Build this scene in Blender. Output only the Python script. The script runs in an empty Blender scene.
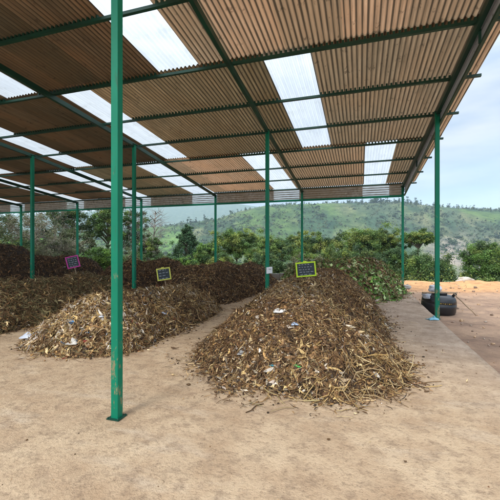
import bpy, math, numpy as np
from mathutils import Vector, Matrix
R = math.radians
rng = np.random.default_rng(7)
scene = bpy.context.scene
COL = scene.collection

# ------------------------------------------------------------------ helpers
UD = np.array([.9537, -.3007]); VD = np.array([.3007, .9537]); ORG = np.array([4.52, 8.5])
def uv(u, v, z=0.0):
    p = ORG + UD * u + VD * v
    return (float(p[0]), float(p[1]), float(z))
def uvn(u, v):
    return ORG[0] + UD[0] * u + VD[0] * v, ORG[1] + UD[1] * u + VD[1] * v
def to_uv(x, y):
    dx, dy = x - ORG[0], y - ORG[1]
    return dx * UD[0] + dy * UD[1], dx * VD[0] + dy * VD[1]
ROTG = math.atan2(UD[1], UD[0])

_tab = np.random.default_rng(3).random((256, 256))
def vnoise(x, y, s=0):
    x = np.asarray(x, float) + s * 17.31; y = np.asarray(y, float) + s * 9.73
    xi = np.floor(x).astype(int); yi = np.floor(y).astype(int)
    fx = x - xi; fy = y - yi
    fx = fx * fx * (3 - 2 * fx); fy = fy * fy * (3 - 2 * fy)
    a = _tab[xi & 255, yi & 255]; b = _tab[(xi + 1) & 255, yi & 255]
    c = _tab[xi & 255, (yi + 1) & 255]; d = _tab[(xi + 1) & 255, (yi + 1) & 255]
    return (a * (1 - fx) + b * fx) * (1 - fy) + (c * (1 - fx) + d * fx) * fy
def fbm(x, y, o=4, s=0):
    t = 0; a = 1; n = 0
    for i in range(o):
        t = t + a * (vnoise(x * 2 ** i, y * 2 ** i, s + i * 3) - .5); n += a * .5; a *= .5
    return t / n
def sstep(a, b, x):
    t = np.clip((x - a) / (b - a), 0, 1); return t * t * (3 - 2 * t)

def tag(o, label=None, cat=None, group=None, kind=None):
    if label: o['label'] = label
    if cat: o['category'] = cat
    if group: o['group'] = group
    if kind: o['kind'] = kind
    return o
def link(name, me, mat=None, parent=None):
    o = bpy.data.objects.new(name, me); COL.objects.link(o)
    if mat is not None: me.materials.append(mat)
    if parent is not None: o.parent = parent
    return o
def empty(name, loc=(0, 0, 0), rz=0.0):
    o = bpy.data.objects.new(name, None); o.empty_display_size = .1
    COL.objects.link(o); o.location = loc; o.rotation_euler = (0, 0, rz); return o

def mesh_np(name, V, F, col=None, smooth=False):
    V = np.asarray(V, np.float32); F = np.asarray(F, np.int32)
    k = F.shape[1]
    me = bpy.data.meshes.new(name)
    me.vertices.add(len(V)); me.vertices.foreach_set('co', V.ravel())
    me.loops.add(F.size); me.loops.foreach_set('vertex_index', F.ravel())
    me.polygons.add(len(F))
    me.polygons.foreach_set('loop_start', np.arange(0, F.size, k, dtype=np.int32))
    me.polygons.foreach_set('loop_total', np.full(len(F), k, np.int32))
    if smooth: me.polygons.foreach_set('use_smooth', np.ones(len(F), bool))
    me.update(calc_edges=True); me.validate()
    if col is not None:
        a = me.color_attributes.new('Col', 'FLOAT_COLOR', 'POINT')
        c = np.ones((len(V), 4), np.float32); c[:, :3] = col
        a.data.foreach_set('color', c.ravel())
    return me

class MB:
    """collects shapes into one mesh"""
    def __init__(s): s.v = []; s.f = []; s.sm = []
    def add(s, vs, fs, smooth=False):
        b = len(s.v); s.v += [tuple(p) for p in vs]; s.f += [tuple(i + b for i in f) for f in fs]; s.sm += [smooth] * len(fs)
    def box(s, c, d, M=None, bev=0.0):
        x, y, z = d[0] / 2, d[1] / 2, d[2] / 2
        vs = [Vector((sx * x, sy * y, sz * z)) for sx in (-1, 1) for sy in (-1, 1) for sz in (-1, 1)]
        if M is not None: vs = [M @ p for p in vs]
        vs = [p + Vector(c) for p in vs]
        s.add(vs, [(0, 1, 3, 2), (4, 6, 7, 5), (0, 4, 5, 1), (2, 3, 7, 6), (0, 2, 6, 4), (1, 5, 7, 3)])
    def beam(s, p0, p1, w, h):
        p0, p1 = Vector(p0), Vector(p1); d = (p1 - p0).normalized()
        up = Vector((0, 0, 1)) if abs(d.z) < .9 else Vector((UD[0], UD[1], 0))
        a = d.cross(up).normalized(); b = a.cross(d).normalized()
        vs = [q + a * (i * w / 2) + b * (j * h / 2) for q in (p0, p1) for i, j in ((-1, -1), (1, -1), (1, 1), (-1, 1))]
        s.add(vs, [(0, 3, 2, 1), (4, 5, 6, 7), (0, 1, 5, 4), (1, 2, 6, 5), (2, 3, 7, 6), (3, 0, 4, 7)])
    def tube(s, pts, rad, n=8, caps=True):
        pts = [Vector(p) for p in pts]
        if not hasattr(rad, '__len__'): rad = [rad] * len(pts)
        vs = []
        for i, p in enumerate(pts):
            d = (pts[min(i + 1, len(pts) - 1)] - pts[max(i - 1, 0)]).normalized()
            ref = Vector((0, 0, 1)) if abs(d.z) < .85 else Vector((1, 0, 0))
            a = d.cross(ref).normalized(); b = d.cross(a)
            for k in range(n):
                t = 2 * math.pi * k / n
                vs.append(p + (a * math.cos(t) + b * math.sin(t)) * rad[i])
        fs = []
        for i in range(len(pts) - 1):
            for k in range(n):
                fs.append((i * n + k, i * n + (k + 1) % n, (i + 1) * n + (k + 1) % n, (i + 1) * n + k))
        if caps:
            fs.append(tuple(range(n - 1, -1, -1))); fs.append(tuple((len(pts) - 1) * n + k for k in range(n)))
        s.add(vs, fs, True)
    def lathe(s, prof, n=40, c=(0, 0, 0), sx=1, sy=1):
        vs = []; fs = []
        for r, z in prof:
            for k in range(n):
                t = 2 * math.pi * k / n
                vs.append((c[0] + r * math.cos(t) * sx, c[1] + r * math.sin(t) * sy, c[2] + z))
        for i in range(len(prof) - 1):
            for k in range(n):
                fs.append((i * n + k, i * n + (k + 1) % n, (i + 1) * n + (k + 1) % n, (i + 1) * n + k))
        fs.append(tuple(range(n - 1, -1, -1))); fs.append(tuple((len(prof) - 1) * n + k for k in range(n)))
        s.add(vs, fs, True)
    def build(s, name, mat, parent=None, bevel=0.0):
        me = bpy.data.meshes.new(name); me.from_pydata(s.v, [], s.f)
        me.polygons.foreach_set('use_smooth', s.sm); me.update()
        o = link(name, me, mat, parent)
        if bevel:
            m = o.modifiers.new('bevel', 'BEVEL'); m.width = bevel; m.segments = 2; m.limit_method = 'ANGLE'
        return o

# ------------------------------------------------------------------ materials
class NT:
    def __init__(s, name):
        s.m = bpy.data.materials.new(name); s.m.use_nodes = True
        s.t = s.m.node_tree; s.n = s.t.nodes; s.b = s.n['Principled BSDF']; s.out = s.n['Material Output']
    def new(s, ty, **kw):
        n = s.n.new(ty)
        for k, v in kw.items():
            if k in n.inputs: n.inputs[k].default_value = v
            else: setattr(n, k, v)
        return n
    def l(s, a, b): s.t.links.new(a, b)
    def coords(s, scale=(1, 1, 1), which='Object', rot=(0, 0, 0)):
        tc = s.new('ShaderNodeTexCoord'); mp = s.new('ShaderNodeMapping')
        mp.inputs['Scale'].default_value = scale; mp.inputs['Rotation'].default_value = rot
        s.l(tc.outputs[which], mp.inputs['Vector']); return mp.outputs['Vector']
    def noise(s, vec, scale, detail=5, rough=.55):
        n = s.new('ShaderNodeTexNoise'); n.inputs['Scale'].default_value = scale
        n.inputs['Detail'].default_value = detail; n.inputs['Roughness'].default_value = rough
        s.l(vec, n.inputs['Vector']); return n.outputs['Fac']
    def ramp(s, fac, stops):
        r = s.new('ShaderNodeValToRGB'); e = r.color_ramp.elements
        while len(e) < len(stops): e.new(.5)
        for i, (p, c) in enumerate(stops):
            e[i].position = p; e[i].color = (c, c, c, 1) if not hasattr(c, '__len__') else (*c[:3], 1)
        s.l(fac, r.inputs['Fac']); return r.outputs['Color']
    def mix(s, fac, a, b, blend='MIX'):
        m = s.new('ShaderNodeMix', data_type='RGBA', blend_type=blend)
        for sock, val in ((m.inputs[0], fac), (m.inputs[6], a), (m.inputs[7], b)):
            if hasattr(val, 'links'): s.l(val, sock)
            else: sock.default_value = val if not hasattr(val, '__len__') else (*val[:3], 1)
        return m.outputs[2]
    def bump(s, h, strength=.3, dist=.02):
        b = s.new('ShaderNodeBump'); b.inputs['Strength'].default_value = strength
        b.inputs['Distance'].default_value = dist; s.l(h, b.inputs['Height']); s.l(b.outputs['Normal'], s.b.inputs['Normal'])
    def base(s, c):
        if hasattr(c, 'links'): s.l(c, s.b.inputs['Base Color'])
        else: s.b.inputs['Base Color'].default_value = (*c, 1)

def simple(name, c, rough=.6, var=.25, scale=8, bump=0.0, metallic=0, c2=None):
    t = NT(name); v = t.coords(); n = t.noise(v, scale)
    a = c2 if c2 else tuple(x * (1 - var) for x in c)
    t.base(t.mix(t.ramp(n, [(.35, 0.), (.65, 1.)]), a, c))
    t.b.inputs['Roughness'].default_value = rough; t.b.inputs['Metallic'].default_value = metallic
    if bump: t.bump(t.noise(v, scale * 6), bump, .01)
    return t.m

def paint_mat():
    t = NT('green_paint'); v = t.coords()
    n = t.noise(v, 2.2, 6, .6); c = t.mix(n, (.0, .135, .072), (.001, .205, .112))
    # scraped dusty patches, mostly near the ground
    sx = t.new('ShaderNodeSeparateXYZ'); tc = t.new('ShaderNodeNewGeometry'); t.l(tc.outputs['Position'], sx.inputs[0])
    mr = t.new('ShaderNodeMapRange'); mr.inputs['From Min'].default_value = 1.9; mr.inputs['From Max'].default_value = .1
    mr.inputs['To Min'].default_value = 0; mr.inputs['To Max'].default_value = .15; t.l(sx.outputs['Z'], mr.inputs['Value'])
    n2 = t.noise(t.coords((1, 1, .45)), 14, 6, .7); ad = t.new('ShaderNodeMath', operation='ADD'); t.l(n2, ad.inputs[0]); t.l(mr.outputs[0], ad.inputs[1])
    n5 = t.noise(t.coords((1, 1, .12)), 26, 4, .6); c = t.mix(t.ramp(n5, [(.60, 0.), (.72, .55)]), c, (.045, .05, .03))
    t.base(t.mix(t.ramp(ad.outputs[0], [(.66, 0.), (.74, .8)]), c, (.26, .19, .1)))
    t.b.inputs['Roughness'].default_value = .5; t.b.inputs['Specular IOR Level'].default_value = .25; t.bump(n2, .25, .004)
    return t.m
M_paint = paint_mat()
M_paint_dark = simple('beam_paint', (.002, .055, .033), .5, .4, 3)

def sheet_mat(name, c1, c2, c3, transl, seam=True):
    t = NT(name)
    v = t.coords((1, .06, 1)); n = t.noise(v, 9, 6, .65)          # streaks along the corrugation
    v2 = t.coords((1, 1, 1)); n2 = t.noise(v2, .55, 4, .6)
    c = t.mix(t.ramp(n, [(.3, 0.), (.72, 1.)]), c1, c2)
    c = t.mix(t.ramp(n2, [(.42, 0.), (.66, .75)]), c, c3)
    n3 = t.noise(v2, 5, 5, .7); c = t.mix(t.ramp(n3, [(.60, 0.), (.68, .65)]), c, (.05, .035, .022)); n9 = t.noise(t.coords((1, .25, 1)), 2.2, 5, .65); c = t.mix(t.ramp(n9, [(.52, 0.), (.66, .5)]), c, c3)
    if seam:   # sheets a metre wide differ a little from each other
        br = t.new('ShaderNodeTexWhiteNoise', noise_dimensions='1D')
        sp = t.new('ShaderNodeSeparateXYZ'); t.l(v2, sp.inputs[0])
        mu = t.new('ShaderNodeMath', operation='MULTIPLY'); mu.inputs[1].default_value = 1 / 1.02; t.l(sp.outputs[0], mu.inputs[0])
        fl = t.new('ShaderNodeMath', operation='FLOOR'); t.l(mu.outputs[0], fl.inputs[0])
        y1 = t.new('ShaderNodeMath', operation='MULTIPLY_ADD'); y1.inputs[1].default_value = .2; y1.inputs[2].default_value = .63; t.l(sp.outputs[1], y1.inputs[0])
        y2 = t.new('ShaderNodeMath', operation='FLOOR'); t.l(y1.outputs[0], y2.inputs[0])
        y3 = t.new('ShaderNodeMath', operation='MULTIPLY_ADD'); y3.inputs[1].default_value = 37.7; t.l(y2.outputs[0], y3.inputs[0]); t.l(fl.outputs[0], y3.inputs[2])
        t.l(y3.outputs[0], br.inputs['W'])
        c = t.mix(.75, c, t.mix(br.outputs['Value'], (.5, .56, .5), (1.3, 1.16, 1.05)), 'MULTIPLY')
    if seam:   # darker stripes along the raised folds of the corrugation
        sx = t.new('ShaderNodeSeparateXYZ'); t.l(v2, sx.inputs[0])
        k1 = t.new('ShaderNodeMath', operation='MULTIPLY'); k1.inputs[1].default_value = 2 * math.pi / .092; t.l(sx.outputs[0], k1.inputs[0])
        k2 = t.new('ShaderNodeMath', operation='SINE'); t.l(k1.outputs[0], k2.inputs[0])
        k3 = t.new('ShaderNodeMath', operation='MULTIPLY_ADD'); k3.inputs[1].default_value = .5; t.l(k2.outputs[0], k3.inputs[0]); t.l(n, k3.inputs[2])
        c = t.mix(t.ramp(k3.outputs[0], [(.56, 0.), (.95, .9)]), c, (.035, .026, .016))
    t.base(c); t.b.inputs['Roughness'].default_value = .6
    tr = t.new('ShaderNodeBsdfTranslucent'); t.l(c, tr.inputs['Color'])
    ms = t.new('ShaderNodeMixShader'); ms.inputs[0].default_value = transl
    t.l(t.b.outputs[0], ms.inputs[1]); t.l(tr.outputs[0], ms.inputs[2]); t.l(ms.outputs[0], t.out.inputs['Surface'])
    return t.m
M_sheet = sheet_mat('tan_corrugated_sheet', (.30, .21, .135), (.68, .49, .335), (.52, .34, .21), .27)
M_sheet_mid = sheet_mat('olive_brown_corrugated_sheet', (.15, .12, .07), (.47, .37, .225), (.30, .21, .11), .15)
M_sheet_dark = sheet_mat('dark_brown_corrugated_sheet', (.075, .06, .038), (.25, .19, .12), (.22, .135, .07), .05)
M_fascia = sheet_mat('grey_brown_fascia_sheet', (.2, .17, .14), (.5, .44, .37), (.3, .23, .16), .3, False)
M_side = sheet_mat('grey_side_sheet', (.2, .2, .2), (.5, .5, .5), (.3, .28, .26), .25, False)
def clear_mat():
    t = NT('translucent_sheet'); v = t.coords((1, .06, 1)); n = t.noise(v, 8, 5)
    c = t.mix(t.ramp(n, [(.3, 0.), (.7, 1.)]), (.58, .60, .61), (.68, .70, .71)); nb = t.noise(t.coords(), 2.5, 5, .65); c = t.mix(t.ramp(nb, [(.55, 0.), (.75, .35)]), c, (.3, .3, .24))
    tr = t.new('ShaderNodeBsdfTranslucent'); t.l(c, tr.inputs['Color'])
    tp = t.new('ShaderNodeBsdfTransparent'); t.l(c, tp.inputs['Color'])
    ms = t.new('ShaderNodeMixShader'); ms.inputs[0].default_value = .5
    t.l(tr.outputs[0], ms.inputs[1]); t.l(tp.outputs[0], ms.inputs[2]); 
    gl = t.new('ShaderNodeBsdfGlossy'); gl.inputs['Roughness'].default_value = .35; gl.inputs['Color'].default_value = (.9, .9, .9, 1)
    m2 = t.new('ShaderNodeMixShader'); m2.inputs[0].default_value = .05
    t.l(ms.outputs[0], m2.inputs[1]); t.l(gl.outputs[0], m2.inputs[2]); t.l(m2.outputs[0], t.out.inputs['Surface'])
    return t.m
M_clear = clear_mat()

def striped_mat():  # dark stripes follow the level folds of the panel
    t = NT('striped_translucent_sheet'); v = t.coords((.4, 1, 1)); n = t.noise(v, 6, 6, .7)
    g = t.new('ShaderNodeNewGeometry'); sx = t.new('ShaderNodeSeparateXYZ'); t.l(g.outputs['Position'], sx.inputs[0])
    k1 = t.new('ShaderNodeMath', operation='MULTIPLY'); k1.inputs[1].default_value = 2 * math.pi / .1; t.l(sx.outputs['Z'], k1.inputs[0])
    k2 = t.new('ShaderNodeMath', operation='SINE'); t.l(k1.outputs[0], k2.inputs[0])
    k3 = t.new('ShaderNodeMath', operation='MULTIPLY_ADD'); k3.inputs[1].default_value = .4; t.l(k2.outputs[0], k3.inputs[0]); t.l(n, k3.inputs[2])
    c = t.mix(t.ramp(k3.outputs[0], [(.45, 0.), (.8, 1.)]), (.72, .72, .7), (.16, .13, .1))
    tr = t.new('ShaderNodeBsdfTranslucent'); t.l(c, tr.inputs['Color']); tp = t.new('ShaderNodeBsdfTransparent'); t.l(c, tp.inputs['Color'])
    ms = t.new('ShaderNodeMixShader'); ms.inputs[0].default_value = .4; t.l(tr.outputs[0], ms.inputs[1]); t.l(tp.outputs[0], ms.inputs[2]); t.l(ms.outputs[0], t.out.inputs['Surface'])
    return t.m
M_striped = striped_mat()
def vcol_mat(name, rough=.75, transl=0.0, nscale=40, var=.35, spec=.3):
    t = NT(name); a = t.new('ShaderNodeVertexColor', layer_name='Col')
    v = t.coords(); n = t.noise(v, nscale, 3)
    c = t.mix(n, (1 - var,) * 3, (1 + var,) * 3); c = t.mix(1., a.outputs['Color'], c, 'MULTIPLY')
    t.base(c); t.b.inputs['Roughness'].default_value = rough; t.b.inputs['Specular IOR Level'].default_value = spec
    if transl:
        tr = t.new('ShaderNodeBsdfTranslucent'); t.l(c, tr.inputs['Color'])
        ms = t.new('ShaderNodeMixShader'); ms.inputs[0].default_value = transl
        t.l(t.b.outputs[0], ms.inputs[1]); t.l(tr.outputs[0], ms.inputs[2]); t.l(ms.outputs[0], t.out.inputs['Surface'])
    return t.m
M_litter = vcol_mat('dry_plant_litter', .75, .12)
M_leaf = vcol_mat('foliage', .6, .3, 3, .2)
M_bark = simple('bark', (.16, .12, .085), .9, .5, 6, .5)
M_wood = simple('weathered_wood', (.36, .25, .15), .8, .4, 20, .3)

def floor_mat():
    t = NT('dusty_concrete')
    v = t.coords()
    n1 = t.noise(v, .45, 5, .55); n2 = t.noise(v, 2.2, 7, .65); n3 = t.noise(v, 26, 5, .7)
    sand = t.mix(t.ramp(n2, [(.3, 0.), (.7, 1.)]), (.42, .285, .175), (.62, .465, .305))
    conc = t.mix(t.ramp(n2, [(.3, 0.), (.7, 1.)]), (.27, .195, .14), (.50, .38, .285))
    # object coordinates are the shed grid: x = along the rows, y = depth; sand lies thick on the left and front
    sp = t.new('ShaderNodeSeparateXYZ'); t.l(v, sp.inputs[0])
    m = t.new('ShaderNodeMath', operation='MULTIPLY_ADD'); m.inputs[1].default_value = -.28; m.inputs[2].default_value = -.45; t.l(sp.outputs[0], m.inputs[0])
    m1 = t.new('ShaderNodeMath', operation='MULTIPLY_ADD'); m1.inputs[1].default_value = -.14; t.l(sp.outputs[1], m1.inputs[0]); t.l(m.outputs[0], m1.inputs[2])
    m2 = t.new('ShaderNodeMath', operation='ADD'); t.l(m1.outputs[0], m2.inputs[0]); t.l(n1, m2.inputs[1])
    c = t.mix(t.ramp(m2.outputs[0], [(.35, 0.), (.95, 1.)]), conc, sand)
    c = t.mix(t.ramp(n3, [(.28, .55), (.45, 0.)]), c, (.2, .14, .09))
    # dark spilt compost stains
    n4 = t.noise(v, 1.1, 6, .7); c = t.mix(t.ramp(n4, [(.60, 0.), (.74, .55)]), c, (.17, .115, .075))
    n6 = t.noise(t.coords((.5, 1.6, 1), rot=(0, 0, .5)), 1.7, 6, .6); c = t.mix(t.ramp(n6, [(.56, 0.), (.7, .5)]), c, (.56, .46, .35))
    n8 = t.noise(v, 6.5, 6, .75); c = t.mix(t.ramp(n8, [(.36, .6), (.52, 0.)]), c, (.255, .175, .115))
    n7 = t.noise(v, 85, 2, .5); c = t.mix(t.ramp(n7, [(.67, 0.), (.72, .7)]), c, (.14, .09, .055))
    t.base(c); t.b.inputs['Roughness'].default_value = .92; t.b.inputs['Specular IOR Level'].default_value = .15
    mxb = t.mix(.5, n3, n2); t.bump(mxb, .9, .05)
    return t.m
M_floor = floor_mat()
def ground_mat():
    t = NT('earth'); a = t.new('ShaderNodeVertexColor', layer_name='Col')
    g = t.new('ShaderNodeNewGeometry'); mp = t.new('ShaderNodeMapping'); t.l(g.outputs['Position'], mp.inputs['Vector']); v = mp.outputs[0]
    n2 = t.noise(v, 2.4, 8, .65); n3 = t.noise(v, 22, 5, .7)
    c = t.mix(t.ramp(n2, [(.3, 0.), (.7, 1.)]), (.68, .66, .68), (1.3, 1.25, 1.15)); c = t.mix(1., a.outputs['Color'], c, 'MULTIPLY')
    c = t.mix(t.ramp(n3, [(.3, .5), (.45, 0.)]), c, (.15, .1, .075))
    t.base(c); t.b.inputs['Roughness'].default_value = .95; t.b.inputs['Specular IOR Level'].default_value = .1
    t.bump(t.mix(.5, n2, n3), .8, .08)
    return t.m
def hill_mat():
    t = NT('hillside'); a = t.new('ShaderNodeVertexColor', layer_name='Col')
    g = t.new('ShaderNodeNewGeometry'); mp = t.new('ShaderNodeMapping'); t.l(g.outputs['Position'], mp.inputs['Vector']); v = mp.outputs[0]
    n2 = t.noise(v, .045, 8, .7); n3 = t.noise(v, .35, 4, .7)
    c = t.mix(t.ramp(n2, [(.35, 0.), (.65, 1.)]), (.42, .5, .5), (1.35, 1.3, 1.2)); c = t.mix(1., a.outputs['Color'], c, 'MULTIPLY')
    c = t.mix(t.ramp(n3, [(.52, 0.), (.62, .6)]), c, (.035, .06, .025))
    t.base(c); t.b.inputs['Roughness'].default_value = 1; t.b.inputs['Specular IOR Level'].default_value = .05
    t.bump(n3, .6, 1.5)
    return t.m

# ------------------------------------------------------------------ terrain
SKY1 = np.array([(-400, 235), (-100, 238), (0, 236), (60, 234), (100, 231), (130, 229), (160, 227), (180, 225), (215, 220), (240, 212), (262, 207), (300, 205), (330, 204), (400, 203.5), (446, 208), (483, 211), (520, 211), (600, 208), (800, 214), (1200, 220)], float)
SKY2 = np.array([(-400, 220), (-60, 219), (0, 217), (30, 215), (80, 213), (110, 211), (150, 208), (200, 205), (232, 204), (255, 207), (300, 211), (420, 213), (470, 208), (500, 210), (600, 212), (800, 214), (1200, 222)], float)
SKY0 = np.array([(-400, 226), (-60, 232), (0, 236), (60, 238), (85, 241), (100, 246), (115, 254), (140, 262), (1200, 270)], float)
def terrain(x, y):
    x = np.asarray(x, float); y = np.asarray(y, float)
    u, v = to_uv(x, y); r = np.hypot(x, y)
    q = np.maximum(v - 13 - 1.0 * fbm(u * .2, v * 0 + 3, 2, 5), 0)
    q = np.where(v < -40, np.maximum(-40 - v, 0), q)
    near = -.29 + .10 * fbm(u * .5, v * .5, 3, 2) * sstep(.6, 3, np.maximum(u, np.maximum(v - 7.6, 0))) 
    near = near + .22 * np.exp(-((v - 12.2) / .9) ** 2) * (1 + .6 * fbm(u * .9, v * .9, 3, 8)) * sstep(.5, 4, u + 3)
    drop = -38 * (1 - np.exp(-q / 60.)) * sstep(0, 4, q) + fbm(x * .05, y * .05, 3, 4) * 1.5 * sstep(5, 40, q)
    z = near + drop
    c = np.maximum(y / np.maximum(r, 1e-6), .35)       # depth per unit range
    px = 250 + 350 * x / np.maximum(np.maximum(y, r * .3), 1e-6)
    e0 = (250 - np.interp(px, SKY0[:, 0], SKY0[:, 1])) / 350
    e1 = (250 - np.interp(px, SKY1[:, 0], SKY1[:, 1])) / 350
    e2 = (250 - np.interp(px, SKY2[:, 0], SKY2[:, 1])) / 350
    D = r * c
    back = y < 0
    spur = fbm(px * .028 + D * .0016, D * .0022, 5, 11)
    # small near-left spur
    w0 = np.exp(-((D - 290) / 90) ** 2) * sstep(150, 60, px)
    z = z + w0 * (e0 * 290 + 38)
    # main hill 250..820
    t1 = sstep(230, 830, D); s1 = t1 ** .85
    h1 = -36 + (e1 * 830 + 1.65 + 36) * s1 + spur * 20 * np.sin(np.pi * np.clip(s1, 0, 1)) ** 1
    z = np.where(D > 230, np.maximum(z * (1 - t1) + h1 * t1, z * (1 - t1) + h1 * t1), z)
    # dip behind, then the far ridge
    t2 = sstep(860, 1500, D); z = z * (1 - t2) + (-60) * t2
    t3 = sstep(1700, 3200, D)
    z = z + t3 * (e2 * 3200 + 62 + fbm(px * .03, D * .0012, 4, 21) * 60 * np.sin(np.pi * t3))
    t4 = sstep(3300, 5200, D); z = z - t4 * 200
    zb = -.29 + drop + 6 * fbm(x * .004, y * .004, 3, 9) * sstep(60, 300, r)
    return np.where(back, zb, z)

def make_terrain():
    fine = np.linspace(-52, 52, 900); coarse = np.linspace(52, 308, 130)[1:-1]
    az = np.radians(np.concatenate([fine, coarse])); A = len(az)
    rr = np.concatenate([[0.4], np.geomspace(1.0, 42, 150), np.geomspace(42, 5200, 330)[1:]])
    Rg, Ag = np.meshgrid(rr, az, indexing='ij')
    X = Rg * np.sin(Ag); Y = Rg * np.cos(Ag); Z = terrain(X, Y)
    u, v = to_uv(X, Y)
    # keep the earth below the concrete slab
    under = (u < .05) & (u > -27) & (v < 7.5) & (v > -13)
    Z = np.where(under, np.minimum(Z, -.3), Z)
    P = np.stack([X, Y, Z], -1)
    D = Y; px = 250 + 350 * X / np.maximum(Y, 1)
    n1 = fbm(u * .35, v * .35, 4, 31); n2 = fbm(u * .12, v * 1.1, 4, 33)
    # yard: mauve brown earth, orange towards its far edge
    cy = np.stack([.35 + .10 * n1, .24 + .075 * n1, .17 + .055 * n1], -1)
    orange = np.array([.56, .31, .15]); w = sstep(7.3, 10.0, v + n1 * 1.3 + n2 * .8) * sstep(-8, 2, u)
    cy = cy * (1 - w[..., None]) + orange * w[..., None]
    dk = sstep(.1, .5, n2)[..., None] * .4; cy = cy * (1 - dk) + np.array([.2, .13, .1]) * dk
    grass = sstep(13.2, 15, v)[..., None]
    cy = cy * (1 - grass) + np.array([.07, .085, .03]) * grass
    # hills: pasture, dry grass, scrub and rock in patches
    a = fbm(X * .010, Y * .006, 5, 41); b = fbm(X * .022, Y * .012, 4, 47); cc = fbm(X * .006, Y * .003, 3, 51)
    pasture = np.array([.12, .18, .06]); dry = np.array([.21, .20, .12]); scrub = np.array([.045, .085, .05]); rock = np.array([.32, .26, .22])
    ch = pasture + (dry - pasture) * sstep(-.25, .3, a)[..., None]
    ch = ch + (scrub - ch) * (sstep(.02, .3, b) * .85)[..., None]
    ch = ch * np.array([.74, .78, .70])
    rk = np.exp(-((px - 455) / 34) ** 2 - ((D - 500) / 90) ** 2) * sstep(-.15, .25, b) + np.exp(-((px - 350) / 60) ** 2 - ((D - 430) / 60) ** 2) * sstep(-.1, .3, b) * .4
    ch = ch + (rock - ch) * np.clip(rk * 1.2, 0, .9)[..., None]
    lush = np.exp(-((D - 275) / 60) ** 2) * sstep(135, 100, px); ch = ch + (np.array([.14, .30, .04]) - ch) * (lush * .95)[..., None]
    # bright fields on the middle left slopes
    fld = sstep(.1, .25, cc + .25 * fbm(px * .05, D * .004, 2, 61)) * sstep(260, 190, px) * sstep(300, 420, D); ch = ch + (np.array([.11, .21, .045]) - ch) * (fld * .6)[..., None]
    sp = fbm(px * .028 + D * .0016, D * .0022, 5, 11); gully = sstep(-.08, -.35, sp); ch = ch + (scrub - ch) * (gully * .7 * (1 - lush))[..., None]
    far = sstep(1300, 1800, D)[..., None]; ch = ch * (1 - far) + np.array([.09, .12, .07]) * far
    tt = sstep(30, 60, Rg)[..., None]; C = cy * (1 - tt) + ch * tt
    def part(i0, i1, name, mat):
        n = i1 - i0; idx = np.arange(n * A).reshape(n, A)
        F = np.stack([idx[:-1], idx[1:], np.roll(idx, -1, 1)[1:], np.roll(idx, -1, 1)[:-1]], -1).reshape(-1, 4)
        V = P[i0:i1].reshape(-1, 3); c = np.clip(C[i0:i1].reshape(-1, 3), .01, .9)
        if i0 == 0:
            V = np.vstack([V, [[0, 0, -.3]]]); c = np.vstack([c, c[:1]])
            ring = idx[0]; nr = np.roll(ring, -1); ctr = len(V) - 1
            T = np.stack([np.full(A, ctr), nr, ring, ring], -1)   # collapse to the middle
            me = mesh_np(name, V, F, c, True)
        else: me = mesh_np(name, V, F, c, True)
        me.polygons.foreach_get('use_smooth', np.zeros(len(me.polygons), bool))
        o = link(name, me, mat); tag(o, kind='structure'); return o
    part(0, 151, 'ground', ground_mat()); part(150, len(rr), 'hills', hill_mat())
make_terrain()

# concrete floor of the shed
def make_floor():
    us = np.linspace(-27, 0, 220); vs = np.linspace(-13, 7.5, 180)
    mb = MB()
    # top as a gently uneven sheet with thick sides, in grid coordinates
    U, V = np.meshgrid(us, vs, indexing='ij')
    edge = np.minimum(np.minimum(-U, U + 27), np.minimum(V + 13, 7.5 - V))
    Uj = U.copy(); Uj[-1, :] += .035 * fbm(vs * 1.3, vs * 0, 4, 3) + .01
    Z = .012 * fbm(U * .6, V * .6, 3, 71) * sstep(0, .5, edge)
    top = np.stack([Uj, V, Z], -1).reshape(-1, 3); n, m = U.shape
    idx = np.arange(n * m).reshape(n, m)
    F = np.stack([idx[:-1, :-1], idx[1:, :-1], idx[1:, 1:], idx[:-1, 1:]], -1).reshape(-1, 4)
    loop = list(idx[:, 0]) + list(idx[-1, 1:]) + list(idx[-2::-1, -1]) + list(idx[0, -2:0:-1])
    bot = top[loop].copy(); bot[:, 2] = -.6; b0 = len(top)
    k = len(loop); S = np.array([(loop[i], b0 + i, b0 + (i + 1) % k, loop[(i + 1) % k]) for i in range(k)])
    me = mesh_np('concrete_floor', np.vstack([top, bot]), np.vstack([F, S]))
    o = link('concrete_floor', me, M_floor); o.location = (ORG[0], ORG[1], 0); o.rotation_euler = (0, 0, ROTG)
    tag(o, kind='structure')
make_floor()

# ------------------------------------------------------------------ shed
def zr(v): return 5.03 - .073 * v                      # purlin centre height
SH = empty('open_shed', (ORG[0], ORG[1], 0), ROTG)     # children are built in grid coordinates (u, v, z)
tag(SH, 'open sided shed on green steel posts with a brown corrugated roof and white skylight sheets', 'shed')
mid = [0, -4.2, -8.5, -12.65, -16.9, -21.2, -25.5]; far = [0, -4.38, -8.8, -13.2, -17.55, -21.9, -26.2]; near = [.0, -4.27, -8.5, -12.7, -16.9, -21.1, -25.4]
def post(u, v, w=.1):
    mb = MB(); top = zr(v) - .1
    mb.box((u, v, top / 2), (w, w, top)); p = mb.build('post', M_paint, SH, .006)
    b = MB(); b.box((u, v, top + .004), (.16, .2, .012)); b.box((u, v - .06, top - .06), (.012, .1, .1)); b.build('post_bracket', M_paint_dark, p)
    f = MB(); f.box((u, v, .005), (.14, .14, .008))
    for a in (-1, 1):
        for c in (-1, 1): f.tube([(u + a * .058, v + c * .058, .008), (u + a * .058, v + c * .058, .02)], .007, 6)
    f.build('foot_plate', M_paint_dark, p)
for u in mid: post(u, -.12, .095)
for u in far: post(u, 7.03, .095)
P1 = to_uv(-1.312, 3.45)
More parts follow.
